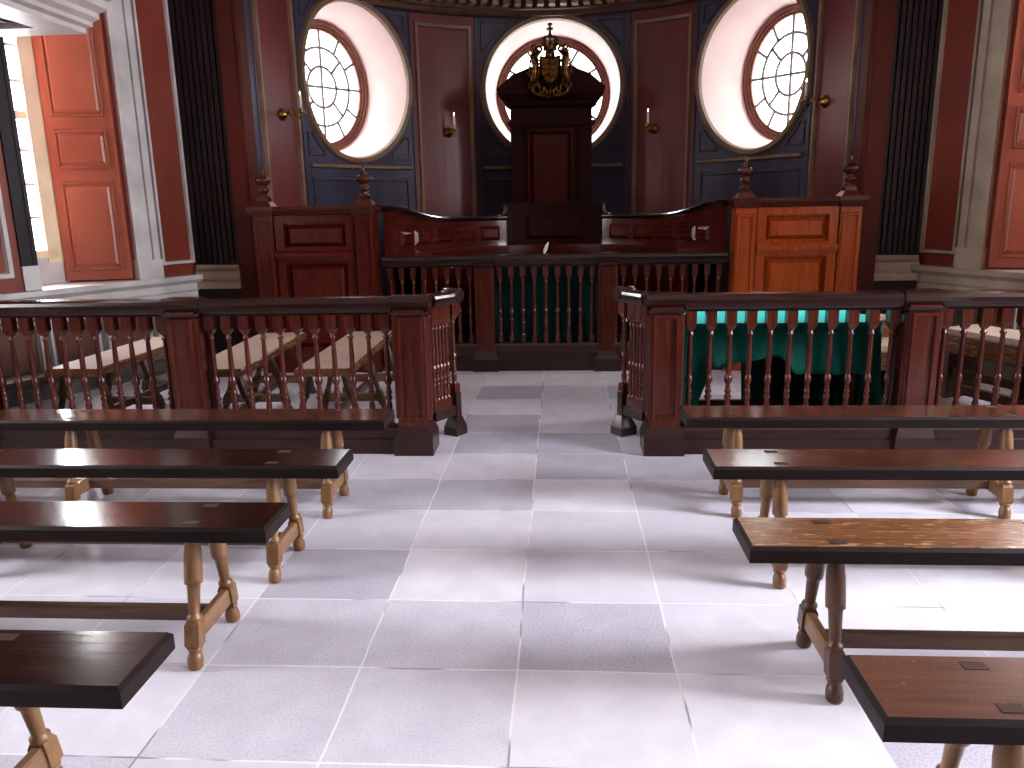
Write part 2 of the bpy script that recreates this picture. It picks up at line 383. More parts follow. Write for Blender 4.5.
# panel mouldings of the red bays
mb = MB()
for b0, b1 in ((-82, -67), (-35.6, -19), (19, 35.6), (67, 82)):
    c = .075
    mb.strip(cyl, loop(deg(b0) + c, deg(b1) - c, .9, ZC - .12), .05, .03, 0, True)
struct(mb, 'trim_1', M['apse_mould'])
mb = MB()                                # raised red stiles either side of each window bay
for d in (-82, -67, -35.6, -19, 19, 35.6, 67, 82):
    mb.strip(cyl, [(deg(d), .0), (deg(d), ZC)], .03, .012, 0, False)
struct(mb, 'trim_2', M['apse_blue'])
mb = MB()                                # mouldings in the blue bays
for (tc, a, b), (b0, b1) in zip(WIN, BAY):
    cs = deg(tc); s0, s1 = deg(b0), deg(b1)
    mb.strip(cyl, arcpts(cs, WZ, a + .02, b + .02, 0, 2 * PI, 64)[:-1], .075, .04, 2, True)
    mb.strip(cyl, [(s0 + .06 + (s1 - s0 - .12) * i / 10, 1.815) for i in range(11)], .05, .05, 0, False)
    mb.strip(cyl, loop(s0 + .1, s1 - .1, .9, 1.68), .035, .02, 1, True)
    e = .07
    for sx in (-1, 1):
        for zz in (-1, 1):
            cx = s0 + e if sx < 0 else s1 - e; cz = ZB0 + .06 if zz < 0 else ZC - .05
            aa, bb = a + .1, b + .1
            z_lim = lambda t: cs + aa * cos(t)
            pts = []
            for i in range(9):
                t = (PI / 2 - (.2 + (PI / 2 - .45) * i / 8))
                x_, y_ = cs + sx * aa * cos(t), WZ + zz * bb * sin(t)
                if s0 + e < x_ < s1 - e and ZB0 + .06 < y_ < ZC - .05: pts.append((x_, y_))
            if len(pts) < 2: continue
            tri = [(pts[0][0], cz)] + pts + [(cx, pts[-1][1]), (cx, cz)]
            tri2 = [tri[0]]
            for p in tri[1:]:
                if (Vector(p) - Vector(tri2[-1])).length > .012: tri2.append(p)
            if (Vector(tri2[0]) - Vector(tri2[-1])).length < .012: tri2.pop()
            if len(tri2) > 3: mb.strip(cyl, tri2, .022, .014, 1, True)
struct(mb, 'trim_3', [M['apse_mould'], M['blue_mould'], M['apse_mould']])

# entablature round the apse
mb = MB()
def arc(r, a0=-90, a1=90, n=72): return [(AX + r * sin(rad(a0 + (a1 - a0) * i / n)), AY + r * cos(rad(a0 + (a1 - a0) * i / n))) for i in range(n + 1)]
mb.sweep(arc(AR), [(0, ZC), (-.10, ZC), (-.12, ZC + .03), (-.12, ZC + .045), (-.16, ZC + .06), (-.16, ZC + .18), (-.36, ZC + .19), (-.36, ZC + .30), (-.42, ZC + .38), (0, ZC + .38)])
for i in range(-29, 30):
    a = rad(i * 3)
    T = Matrix.Translation((AX, AY, 0)) @ Matrix.Rotation(-a, 4, 'Z')
    mb.box(-.035, .035, AR - .31, AR - .15, ZC + .075, ZC + .19, 1, T)
struct(mb, 'trim_4', [M['entab'], M['apse_mould']])

# --- round windows
def oculus(i, tc, a, b):
    root = empty('window_%d' % i); root['kind'] = 'structure'
    cs = deg(tc); th = rad(tc)
    n_ = Vector((sin(th), cos(th), 0)); tg = Vector((cos(th), -sin(th), 0)); C0 = Vector((AX, AY, WZ)) + n_ * AR
    dep = .52 if abs(tc) < 1 else .57; kk = .86 if abs(tc) < 1 else .85; A1, B1 = a * kk, b * kk
    def pl(x, z, off=0): return C0 + tg * x + n_ * (dep - off) + Vector((0, 0, z))
    N_ = 72; m = MB(); vs = []
    for k in range(N_):
        t = 2 * PI * k / N_
        p0 = cyl(cs + a * cos(t), WZ + b * sin(t)); p1 = pl(A1 * cos(t), B1 * sin(t))
        vs += [p0, p0.lerp(p1, .5), p1]
    m.add(vs, [(k * 3 + j, k * 3 + j + 1, ((k + 1) % N_) * 3 + j + 1, ((k + 1) % N_) * 3 + j) for k in range(N_) for j in (0, 1)], 0, True)
    m.build('reveal', M['reveal'], root)
    m = MB()                             # moulded frame ring: stepped
    def ring(r0, r1, o0, o1):
        vs = []
        for k in range(N_):
            t = 2 * PI * k / N_
            for r, o in ((r0, o0), (r0, o1), (r1, o1), (r1, o0)): vs.append(pl(A1 * r * cos(t), B1 * r * sin(t), o))
        m.add(vs, [(k * 4 + j, k * 4 + (j + 1) % 4, ((k + 1) % N_) * 4 + (j + 1) % 4, ((k + 1) % N_) * 4 + j) for k in range(N_) for j in range(4)], 0, True)
    ring(.955, 1.0, -.02, .06); ring(.915, .965, -.02, .035); ring(.88, .925, -.03, .015)
    fr = m.build('frame', M['oculus'], root)
    m = MB()
    ra, rb = A1 * .89, B1 * .89
    def bar(pts): m.tube([pl(ra * x, rb * y, .005) for x, y in pts], .016, 6)
    bar([(-1, 0), (1, 0)]); bar([(0, -1), (0, 1)])
    for r in (.36, .69): bar([(r * cos(2 * PI * k / 40), r * sin(2 * PI * k / 40)) for k in range(41)])
    for k in range(12):
        if k % 3:
            t = 2 * PI * k / 12; bar([(.69 * cos(t), .69 * sin(t)), (cos(t), sin(t))])
    for k in range(4):
        t = 2 * PI * k / 4 + PI / 4; bar([(.36 * cos(t), .36 * sin(t)), (.69 * cos(t), .69 * sin(t))])
    m.build('glazing_bars', M['muntin'], root)
    m = MB(); vs = [pl(ra * 1.03 * cos(2 * PI * k / N_), rb * 1.03 * sin(2 * PI * k / N_), -.005) for k in range(N_)]
    m.add(vs, [tuple(range(N_))]); m.build('glass_pane', M['glass'], root)
for i, (tc, a, b) in enumerate(WIN): oculus(i + 1, tc, a, b)

# --- jambs of the apse and dark fluted pilasters
def flank(sgn, xj0, xj1, xp0, xp1, k):
    m = MB()
    m.box(min(xj0, xj1), max(xj0, xj1), 6.84, 7.06, 0, CEIL)
    xe = xj0 if sgn < 0 else xj1
    m.tube([(xe + (.0), 6.84, .0), (xe, 6.84, CEIL)], .022, 10)
    struct(m, 'trim_%d' % k, M['jamb'])
    m = MB()
    m.box(xp0, xp1, 6.93, 7.06, 0, CEIL, 0)
    n = 8; w = (xp1 - xp0) / n
    for q in range(n): m.box(xp0 + w * (q + .28), xp0 + w * (q + .98), 6.9, 6.94, .93, CEIL, 0)
    m.box(xp0 - .0, xp1 + .0, 6.87, 6.94, 0, .70, 0)
    m.box(xp0 - .01, xp1 + .01, 6.85, 6.94, .70, .76, 1); m.box(xp0, xp1, 6.87, 6.94, .78, .84, 1)
    m.box(xp0 + .01, xp1 - .01, 6.88, 6.94, .86, .91, 1); m.box(xp0, xp1, 6.88, 6.94, .75, .87, 1)
    struct(m, 'trim_%d' % (k + 1), [M['fluted'], M['beige']])
flank(-1, -2.68, -2.84, -3.27, -2.86, 5)
flank(1, 2.66, 2.49, 2.66, 3.04, 7)
mb = MB(); mb.box(-3.4, -2.75, 7.05, 7.2, 0, CEIL); mb.box(2.58, 3.25, 7.05, 7.2, 0, CEIL)
struct(mb, 'wall_back', M['jamb'])

# --- side walls: canted bay with a tall shuttered window, then straight run
U0, U1, DEP = .62, 1.42, .40             # opening in the canted wall
ZS, ZH = .83, 3.25
def side(S, name, XS, sg, wn, tn, mould):
    m = MB()
    m.grid(S, [0, U0], [0, CEIL]); m.grid(S, [U0, U1], [0, ZS]); m.grid(S, [U0, U1], [ZH, CEIL]); m.grid(S, [U1, UE], [0, CEIL])
    # near jamb, head and sill of the recess
    m.add([S(U1, ZS, 0), S(U1 + .10, ZS, -DEP), S(U1 + .10, ZH, -DEP), S(U1, ZH, 0)], [(0, 1, 2, 3)], 1)
    m.add([S(U0, ZH, 0), S(U0 + .35, ZH, -DEP), S(U1 + .1, ZH, -DEP), S(U1, ZH, 0)], [(0, 1, 2, 3)], 1)
    m.add([S(U0, ZS, 0), S(U0 + .35, ZS, -DEP), S(U1 + .1, ZS, -DEP), S(U1, ZS, 0)], [(0, 1, 2, 3)], 2)
    m.add([S(U0, ZS, 0), S(U0 + .35, ZS, -DEP), S(U0 + .35, ZH, -DEP), S(U0, ZH, 0)], [(0, 1, 2, 3)], 1)
    # straight run with two tall window openings
    ops = [(1.6, 2.9), (-1.4, -.1)] 
    ys = [4.2, 2.9, 1.6, -.1, -1.4, YB]
    for j in range(5):
        y0, y1 = ys[j + 1], ys[j]
        if j in (1, 3):
            m.add([(XS, y0, 0), (XS, y1, 0), (XS, y1, .9), (XS, y0, .9)], [(0, 1, 2, 3)]); m.add([(XS, y0, 3.3), (XS, y1, 3.3), (XS, y1, CEIL), (XS, y0, CEIL)], [(0, 1, 2, 3)])
            for yy in (y0, y1): m.add([(XS, yy, .9), (XS + sg * .3, yy, .9), (XS + sg * .3, yy, 3.3), (XS, yy, 3.3)], [(0, 1, 2, 3)], 1)
            for zz in (.9, 3.3): m.add([(XS, y0, zz), (XS + sg * .3, y0, zz), (XS + sg * .3, y1, zz), (XS, y1, zz)], [(0, 1, 2, 3)], 2)
        else: m.add([(XS, y0, 0), (XS, y1, 0), (XS, y1, CEIL), (XS, y0, CEIL)], [(0, 1, 2, 3)])
    struct(m, name, [M['rust'], M['rust'], M['white']])
    # straight-run windows
    for q, (y0, y1) in enumerate(ops):
        root = empty('window_%d' % (wn + 1 + q)); root['kind'] = 'structure'
        f = MB(); x0 = XS + sg * .28
        a_, b_ = min(x0, x0 + sg * .05), max(x0, x0 + sg * .05)
        for yy in (y0, y1 - .08): f.box(a_, b_, yy, yy + .08, .9, 3.3)
        for zz in (.9, 2.08, 3.22): f.box(a_, b_, y0, y1, zz, zz + .08)
        for e in (1, 2, 3): f.box(a_ + .01, b_ - .01, y0 + (y1 - y0) * e / 4 - .012, y0 + (y1 - y0) * e / 4 + .012, .9, 3.3)
        for e in (1, 2, 4, 5): f.box(a_ + .01, b_ - .01, y0, y1, .95 + 2.3 * e / 6 - .012, .95 + 2.3 * e / 6 + .012)
        f.build('sash', M['sash'], root)
        g = MB(); g.add([(x0 + sg * .025, y0, .9), (x0 + sg * .025, y1, .9), (x0 + sg * .025, y1, 3.3), (x0 + sg * .025, y0, 3.3)], [(0, 1, 2, 3)]); g.build('glass_pane', M['glass'], root)
    # canted window
    root = empty('window_%d' % wn); root['kind'] = 'structure'
    f = MB(); ua, ub = U0 + .35, U1 + .1
    def bx(u0, u1, z0, z1, d0, d1, mi=0):
        vs = [S(u, z, d) for z in (z0, z1) for d in (d0, d1) for u in (u0, u1)]
        f.add(vs, [(0, 2, 3, 1), (4, 5, 7, 6), (0, 1, 5, 4), (2, 6, 7, 3), (0, 4, 6, 2), (1, 3, 7, 5)], mi)
    bx(ua, ub, ZS, 1.04, -DEP - .02, -DEP + .02, 1)
    bx(ua, ua + .15, 1.0, ZH, -DEP - .05, -DEP + .03); bx(ub - .06, ub, 1.0, ZH, -DEP - .05, -DEP + .03)
    bx(ua, ub, ZH - .08, ZH, -DEP - .05, -DEP + .03); bx(ua, ub, 1.04, 1.1, -DEP - .05, -DEP + .03); bx(ua, ub, 2.1, 2.16, -DEP - .04, -DEP + .01)
    f.build('sash', [M['sash'], M['white']], root)
    f = MB()
    for e in (1, 2): bx(ua + (ub - ua) * (.16 + .27 * e) - .011, ua + (ub - ua) * (.16 + .27 * e) + .011, 1.08, ZH, -DEP - .03, -DEP)
    for e in range(1, 8): bx(ua, ub, 1.1 + (ZH - 1.2) * e / 8 - .011, 1.1 + (ZH - 1.2) * e / 8 + .011, -DEP - .03, -DEP)
    f.build('glazing_bars', M['white'], root)
    f = MB(); f.add([S(ua, 1.05, -DEP - .015), S(ub, 1.05, -DEP - .015), S(ub, ZH, -DEP - .015), S(ua, ZH, -DEP - .015)], [(0, 1, 2, 3)]); f.build('glass_pane', M['glass'], root)
    # folded shutter lying in the far splay
    d0 = S(U0 + .02, 0, -.01); d1 = S(U0 + .36, 0, -DEP + .02)
    ex = (d1 - d0); wid = ex.length; ex.normalize()
    nr = Vector((ex.y, -ex.x, 0))
    if nr.dot(S(U1, 0, 0) - d0) < 0: nr = -nr
    def Sh(a, z, off=0): return d0 + ex * a + nr * (off + .012) + Vector((0, 0, z))
    f = MB()
    z0, z1 = ZS + .015, ZH - .02
    vs = [Sh(a_, z, o) for z in (z0, z1) for o in (-.01, .022) for a_ in (0, wid)]
    f.add(vs, [(0, 2, 3, 1), (4, 5, 7, 6), (0, 1, 5, 4), (2, 6, 7, 3), (0, 4, 6, 2), (1, 3, 7, 5)])
    sh = f.build('shutter', M['shutter'], root)
    f = MB()
    for pa, pb in ((ZS + .10, 1.62), (1.74, 2.02), (2.14, 3.12)):
        f.rpanel(Sh, .085, wid - .075, pa + .025, pb - .025, .022, .014, 0, .023)
        f.strip(Sh, [(.075, pa), (wid - .065, pa), (wid - .065, pb), (.075, pb)], .022, .014, 0, True, .022)
    f.build('shutter_panel', M['shutter'], sh)
    # casing: stepped mouldings on the wall face at both sides and head
    f = MB()
    for u0, u1, h in ((.41, .47, .05), (.46, .58, .025), (.57, .62, .04)): bx(u0, u1, ZS, ZH + .1, -.01, h)
    bx(.40, .63, ZS, ZS + .16, -.01, .06)
    struct(f, 'trim_%d' % tn, mould)
    f = MB()
    for u0, u1, h in ((1.42, 1.45, .015), (1.45, 1.52, .008), (1.51, 1.54, .018)): bx(u0, u1, ZS + .18, ZH + .1, -.01, h, 0)
    bx(1.42, 1.54, ZS, ZS + .18, -.01, .02, 1)
    struct(f, 'trim_%d' % (tn + 1), [M['fluted'], mould])
    # panel mouldings of the red walling
    f = MB()
    f.strip(S, [(.055, .945), (.36, .945), (.36, 3.9), (.055, 3.9)], .034, .025)
    f.strip(S, [(1.62, .95), (2.6, .95), (2.6, 3.9), (1.62, 3.9)], .05, .025)
    struct(f, 'trim_%d' % (tn + 2), mould)
    # sill ledge along the dado
    f = MB()
    P0 = S(0, 0, 0); P1 = S(UE, 0, 0); P2 = Vector((XS, YB, 0))
    o = 1 if sg < 0 else -1
    pr = [(0, .62), (o * .045, .62), (o * .045, .68), (o * .06, .70), (o * .06, .755), (o * .1, .79), (o * .1, .83), (0, .83)]
    f.sweep([P0, P1, P2], pr)
    struct(f, 'trim_%d' % (tn + 3), mould)
    # dado: marbled panels between pale stiles under the ledge
    f = MB()
    bx(0, UE, 0, .12, -.01, .05, 1)
    u = .1
    while u < UE - .2:
        f.strip(S, [(u, .18), (u + .38, .18), (u + .38, .58), (u, .58)], .03, .02, 2)
        f.rpanel(S, u + .03, u + .35, .21, .55, .02, .012, 0, .001); u += .46
    bx(0, UE, .12, .62, -.01, .0005, 1)
    struct(f, 'trim_%d' % (tn + 4), [M['marble'], M['dado'], M['white']])
side(Lw, 'wall_left', XL, -1, 4, 10, M['white'])
side(Rw, 'wall_right', XR, 1, 7, 20, M['beige'])
mb = MB(); mb.box(XL - .1, XR + .1, YB - .1, YB, 0, CEIL)
struct(mb, 'wall_front', M['rust'])

# dais behind the bar
mb = MB()
pts = arc(AR - .01, -88, 88, 40)
poly = [(-2.72, 6.72)] + pts + [(2.56, 6.72)]
n = len(poly); mb.add([(x, y, 0) for x, y in poly] + [(x, y, .14) for x, y in poly], [tuple(range(n)), tuple(range(n, 2 * n))] + [(i, (i + 1) % n, n + (i + 1) % n, n + i) for i in range(n)])
struct(mb, 'trim_30', M['plinth'])

# ------------------------------------------------------------------ balustrades
def baluster_mesh(z0, z1, w=.046, name='baluster', mat=None, parent=None, loc=(0, 0, 0), rz=0):
    """turned baluster: square block, beads low down, slender column, square block at the top"""
    h = z1 - z0; m = MB()
    bl = .10 * h; tl = .155 * h; q = w / 2
    m.box(-q * .82, q * .82, -q * .82, q * .82, 0, bl)
    p = [(.021, bl), (.021, bl + .008), (.012, bl + .014), (.016, bl + .026), (.018, .19 * h), (.013, .225 * h), (.012, .235 * h), (.0195, .25 * h), (.0205, .265 * h), (.012, .285 * h), (.0185, .302 * h), (.0185, .316 * h), (.0115, .334 * h), (.0165, .346 * h),
         (.0115, .36 * h), (.013, .37 * h), (.0215, .395 * h), (.0225, .415 * h), (.0185, .44 * h), (.0115, .462 * h), (.0175, .474 * h), (.0125, .488 * h), (.0155, .505 * h), (.0145, .65 * h), (.0115, h - tl - .045), (.018, h - tl - .038), (.018, h - tl - .03), (.012, h - tl - .024), (.015, h - tl - .004)]
    m.lathe(p, 10)
    m.frustum(-.013, .013, -.013, .013, h - tl - .012, -q, q, -q, q, h - tl + .018)
    m.box(-q, q, -q, q, h - tl + .018, h)
    o = m.build(name, mat or M['railv'], parent); o.location = (loc[0], loc[1], z0); o.rotation_euler = (0, 0, rz)
    return o

RAILP = [(-.052, 0), (-.06, .012), (-.066, .03), (-.07, .052), (-.064, .07), (-.045, .08), (.045, .08), (.064, .07), (.07, .052), (.066, .03), (.06, .012), (.052, 0)]
def newel(parent, x, y, w, ztop, wb, capdep=.16):
    m = MB(); q = w / 2
    m.box(x - q, x + q, y - q, y + q, .12, ztop - .07)
    # sunk panel read as edge beads on each face
    for sx, sy in ((0, -1), (0, 1), (1, 0), (-1, 0)):
        def S(a, z, off=0, sx=sx, sy=sy): return Vector((x + (a if sy else sx * (q + off)), y + (a if sx else sy * (q + off)), z))
        m.strip(S, [(-q * .72, .22), (q * .72, .22), (q * .72, ztop - .12), (-q * .72, ztop - .12)], .024, .014)
    sh = m.build('newel', M['railv'], parent)
    m = MB(); b = wb / 2
    m.box(x - b, x + b, y - b, y + b, 0, .105)
    m.frustum(x - b, x + b, y - b, y + b, .105, x - q - .004, x + q + .004, y - q - .004, y + q + .004, .165)
    m.build('newel_base', M['plinth'], sh)
    m = MB(); c = .012
    m.sweep([(x - q - .024, y), (x + q + .024, y)], [(a * 1.12, z * 1.06 + ztop - .082) for a, z in RAILP])
    m.frustum(x - q - .004, x + q + .004, y - q - .004, y + q + .004, ztop - .105, x - q - .02, x + q + .02, y - q - .02, y + q + .02, ztop - .08)
    m.build('newel_cap', M['rail'], sh)

def balustrade(name, label, x0, x1, yc, newels, ztop, bx, plinth_h, group=None, bw=.046):
    root = empty(name, (0, 0, 0)); tag(root, label, 'railing', group)
    m = MB(); m.sweep([(x0, yc), (x1, yc)], [(a, z + ztop - .085) for a, z in RAILP])
    m.box(x0, x1, yc - .03, yc + .03, ztop - .1, ztop - .08)
    m.build('rail', M['rail'], root)
    m = MB(); ph = plinth_h
    m.sweep([(x0, yc), (x1, yc)], [(-.075, 0), (-.075, ph * .58), (-.062, ph * .62), (-.062, ph * .92), (-.05, ph), (.05, ph), (.062, ph * .92), (.062, ph * .62), (.075, ph * .58), (.075, 0)])
    m.build('plinth', M['plinth'], root)
    proto = None
    for x in bx:
        if proto is None: proto = baluster_mesh(ph - .005, ztop - .095, bw, parent=root, loc=(x, yc))
        else:
            c = proto.copy(); col.objects.link(c); c.location.x = x; c.parent = root
    for x, w, wb in newels: newel(root, x, yc, w, ztop, wb)
    return root

YF = 4.335                               # centre line of the front balustrade
def span(a, b, n, skip=0): return [a + (b - a) * (i + .5) / n for i in range(n)]
ZF = .905
nl = [(-.84, .17, .225), (-2.145, .165, .21), (-3.45, .165, .21)]
bxl = span(-2.06, -.94, 11) + span(-3.365, -2.235, 11) + span(XL + .12, -3.54, 8)
bal_l = balustrade('balustrade', 'dark turned-baluster railing left of the aisle, in front of the pale benches', XL + .02, -.84, YF, nl, ZF, bxl, .15, 'front balustrades', .056)
nr = [(.577, .17, .225), (1.94, .165, .21), (3.25, .165, .21)]
bxr = span(.665, 1.86, 11) + span(2.03, 3.17, 11) + span(3.34, XR - .12, 8)
bal_r = balustrade('balustrade', 'dark turned-baluster railing right of the aisle, in front of the green-covered table', .577, XR - .02, YF, nr, ZF, bxr, .15, 'front balustrades', .056)

def gate(label, x0, y0, x1, y1, wide):
    """short gate leaf of close-set balusters standing open beside the newel"""
    root = empty('gate_leaf', (x0, y0, 0)); tag(root, label, 'gate', 'open gate leaves of the front balustrade')
    d = Vector((x1 - x0, y1 - y0, 0)); Ln = d.length; d.normalize(); ang = math.atan2(d.y, d.x)
    root.rotation_euler = (0, 0, ang)
    m = MB(); pr = [(a * .8, z * .9 + ZF - .085) for a, z in RAILP]
    m.sweep([(.0, 0), (Ln + .01, 0)], pr)
    T = Matrix.Translation((Ln + .012, 0, ZF - .035)) @ Matrix.Rotation(PI / 2, 4, 'X')
    m.lathe([(.036, -.062), (.04, -.055), (.04, .055), (.036, .062)], 16, T)
    m.build('rail', M['rail'], root)
    m = MB(); m.box(.0, Ln, -.025, .025, .13, .19); m.build('bottom_rail', M['plinth'], root)
    proto = None
    for i in range(5):
        xx = .02 + (Ln - .085) * i / 4
        if proto is None: proto = baluster_mesh(.185, ZF - .085, .04, parent=root, loc=(xx, 0))
        else:
            c = proto.copy(); col.objects.link(c); c.location.x = xx; c.parent = root
    m = MB(); q = .024
    m.box(Ln - q, Ln + q, -q * 1.3, q * 1.3, .1, .27); m.frustum(Ln - .055, Ln + .05, -wide, wide, 0.05, Ln - q, Ln + q, -q * 1.3, q * 1.3, .12)
    m.box(Ln - .055, Ln + .05, -wide, wide, 0, .052)
    m.build('stile_foot', M['plinth'], root)
    e = baluster_mesh(.265, ZF - .085, .06, name='end_post', parent=root, loc=(Ln, 0))
    return root
gate('open gate leaf on the right flank of the left newel post', -.765, 4.49, -.655, 4.67, .05)
gate('dark open gate leaf on the left flank of the right newel post', .50, 4.495, .385, 4.67, .06)

# bar in front of the judges
YBAR = 6.61
newb = [(-.638, .135, .225), (.394, .135, .225)]
bxb = span(-.56, .316, 9) + span(-1.49, -.715, 8) + span(.475, 1.36, 9)
bar = balustrade('bar_railing', 'dark railing with three bays of balusters below the judges bench', -1.495, 1.365, YBAR, newb, .985, bxb, .235)

# ------------------------------------------------------------------ panelled boxes with urn finials
def panel_box(label, x0, x1, y0, pw, sgn, wd):
    """x0 < x1: outer faces of the two front posts"""
    root = empty('panelled_box', ((x0 + x1) / 2, y0, 0)); tag(root, label, 'courtroom box', 'panelled boxes flanking the bench')
    inv = Matrix.Translation((-(x0 + x1) / 2, -y0, 0))
    def fin(m, nm, mt, p=root):
        m.v = [tuple(inv @ Vector(v)) for v in m.v]; return m.build(nm, mt, p)
    ZT = 1.40
    def S(a, z, off=0): return Vector((a, y0 + .05 - off, z))
    xa, xb = x0 + pw, x1 - pw
    m = MB(); m.box(xa - .02, xb + .02, y0 + .05, y0 + .1, 0, ZT - .05)
    # stiles and rails
    for a, b, c, d in ((xa, xa + .07, 0, 1.33), (xb - .07, xb, 0, 1.33), (xa + .07, xb - .07, 1.27, 1.33), (xa + .07, xb - .07, .94, 1.06), (xa + .07, xb - .07, 0, .2)): m.box(a, b, y0 + .005, y0 + .06, c, d)
    m.box(xa, xb, y0 - .03, y0 + .02, 1.0, 1.025); m.frustum(xa, xb, y0 + .0, y0 + .02, .955, xa, xb, y0 - .028, y0 + .02, 1.0); m.frustum(xa, xb, y0 - .03, y0 + .02, 1.025, xa, xb, y0, y0 + .02, 1.045)
    fin(m, 'front_frame', wd)
    m = MB()
    m.rpanel(S, xa + .085, xb - .085, 1.075, 1.255, .034, .036)
    fin(m, 'upper_panel', wd)
    m = MB(); m.rpanel(S, xa + .085, xb - .085, .22, .925, .038, .036); fin(m, 'lower_panel', wd)
    m = MB()                             # outer return towards the apse jamb
    xo = x0 if sgn < 0 else x1
    xi = (x0 + .02, x0 + .07) if sgn < 0 else (x1 - .07, x1 - .02)
    m.box(xi[0], xi[1], y0 + pw, y0 + .34, 0, ZT - .05); fin(m, 'side_panel', M['boxd'])
    m = MB()                             # top moulding
    pr = [(.02, 1.335), (-.025, 1.34), (-.035, 1.36), (-.05, 1.365), (-.055, 1.385), (-.045, 1.405), (.06, 1.405), (.06, 1.335)]
    m.sweep([(x1, y0 + .02), (x0, y0 + .02)], [(-o, z) for o, z in pr])
    xs = (xi[0] + xi[1]) / 2
    m.box(xs - .05, xs + .05, y0 + .03, y0 + .36, 1.345, 1.40)
    fin(m, 'top_rail', M['railv'])
    for px in (x0 + pw / 2, x1 - pw / 2):
        m = MB(); q = pw / 2
        m.box(px - q * .9, px + q * .9, y0 - .01, y0 + pw * .9, .0, 1.34)
        def SP(a, z, off=0): return Vector((px + a, y0 - .01 - off, z))
        m.strip(SP, [(-q * .62, .3), (q * .62, .3), (q * .62, 1.27), (-q * .62, 1.27)], .028, .02)
        po = fin(m, 'post', wd)
        m = MB(); m.frustum(px - q, px + q, y0 - .025, y0 + pw, 1.33, px - q - .018, px + q + .018, y0 - .06, y0 + pw + .03, 1.375)
        m.box(px - q - .022, px + q + .022, y0 - .065, y0 + pw + .03, 1.375, 1.408)
        fin(m, 'post_cap', M['railv'], po)
        m = MB(); cy_ = y0 + .08
        m.frustum(px - .08, px + .08, cy_ - .08, cy_ + .08, 1.405, px - .05, px + .05, cy_ - .05, cy_ + .05, 1.45)
        m.box(px - .045, px + .045, cy_ - .045, cy_ + .045, 1.45, 1.478)
        T = Matrix.Translation((px, cy_, 1.478))
        m.lathe([(.05, 0), (.05, .01), (.025, .022), (.022, .035), (.04, .05), (.046, .065), (.04, .08), (.026, .09), (.03, .102), (.052, .118), (.064, .135), (.064, .15), (.045, .165), (.03, .172), (.026, .185), (.015, .195), (.012, .21), (.016, .22), (.012, .235), (.003, .25)], 16, T)
        fin(m, 'urn_finial', M['railv'], po)
    return root
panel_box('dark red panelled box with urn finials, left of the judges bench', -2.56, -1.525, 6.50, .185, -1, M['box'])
panel_box('bright orange-brown panelled box with urn finials, right of the judges bench', 1.395, 2.40, 6.50, .185, 1, M['box_lit'])

# ------------------------------------------------------------------ curved bench
BX, BY, BA, BB = -.06, 6.75, 1.42, 1.5
def bench_pt(t, z, off=0):               # t: degrees, 0 = centre
    a = rad(t); p = Vector((BX + (BA - off) * sin(a), BY + (BB - off) * cos(a), z)); return p
def topz(t):
    a = abs(t)
    k = max(0, min(1, (a - 48) / 36)); k = k * k * (3 - 2 * k)
    return 1.262 + .115 * k
TI = 20.5
root = empty('judges_bench', (0, 0, 0)); tag(root, 'long curved red mahogany bench with panelled back wrapping the apse', 'bench')
mb = MB(); ts = arange(-89, 89, 88)
def curved(t0, t1, n, zlo, zhi, o0, o1, m, mi=0):
    T_ = arange(t0, t1, n); vs = []
    for t in T_:
        zh = zhi(t) if callable(zhi) else zhi
        for o, z in ((o0, zlo), (o1, zlo), (o1, zh), (o0, zh)): vs.append(bench_pt(t, z, o))
    fs = [(i * 4 + q, i * 4 + (q + 1) % 4, i * 4 + 4 + (q + 1) % 4, i * 4 + 4 + q) for i in range(n) for q in range(4)]
    fs += [(0, 1, 2, 3), (n * 4 + 3, n * 4 + 2, n * 4 + 1, n * 4)]
    m.add(vs, fs, mi)
for t0, t1 in ((-88, -TI), (TI, 88)):
    mb = MB(); curved(t0, t1, 36, .14, lambda t: topz(t) - .03, -.04, .03, mb); mb.build('backrest', M['boxd'], root)
for sg in (-1, 1):
    edges = [22.5, 33.5, 45, 57, 69, 80]
    for a, b in zip(edges[:-1], edges[1:]):
        a_, b_ = (a + 1.1, b - 1.1) if sg > 0 else (-b + 1.1, -a - 1.1)
        mb = MB(); mb.rpanel(bench_pt, a_, b_, 1.035, 1.175, (1.2, .03), .024, 0, .031, 4); mb.build('back_panel', M['boxd'], root)
for sg, t0, t1 in ((-1, -88, -TI), (1, TI, 88)):
    mb = MB()
    T_ = arange(t0, t1, 40); prof = [(-.055, -.03), (.045, -.03), (.05, -.012), (.07, -.006), (.07, .008), (.055, .02), (-.055, .02)]; vs = []
    for t in T_:
        for o, z in prof: vs.append(bench_pt(t, topz(t) + z, o))
    k = len(prof)
    mb.add(vs, [(i * k + q, i * k + (q + 1) % k, i * k + k + (q + 1) % k, i * k + k + q) for i in range(40) for q in range(k)] + [tuple(range(k)), tuple(range(40 * k, 41 * k))], 0, False)
    tr = mb.build('top_rail', M['rail'], root)
    # scroll up to the raised centre
    mb = MB()
    pts = [bench_pt(sg * (TI + 3.2), 1.262, .02), bench_pt(sg * (TI + 1.2), 1.275, .02), bench_pt(sg * (TI + .2), 1.31, .02), bench_pt(sg * (TI - .2), 1.355, .02), bench_pt(sg * (TI - 1.4), 1.385, .02)]
    mb.tube(pts, .024, 8); mb.build('scroll', M['rail'], tr)
mb = MB(); curved(-87, 87, 64, .955, .995, .0, .36, mb); curved(-87, 87, 64, .93, .958, .0, .33, mb)
mb.build('seat', M['boxd'], root)
mb = MB(); curved(-87, 87, 64, .14, .935, .26, .30, mb)
def front(t, z, off=0): return bench_pt(t, z, .30 + off)
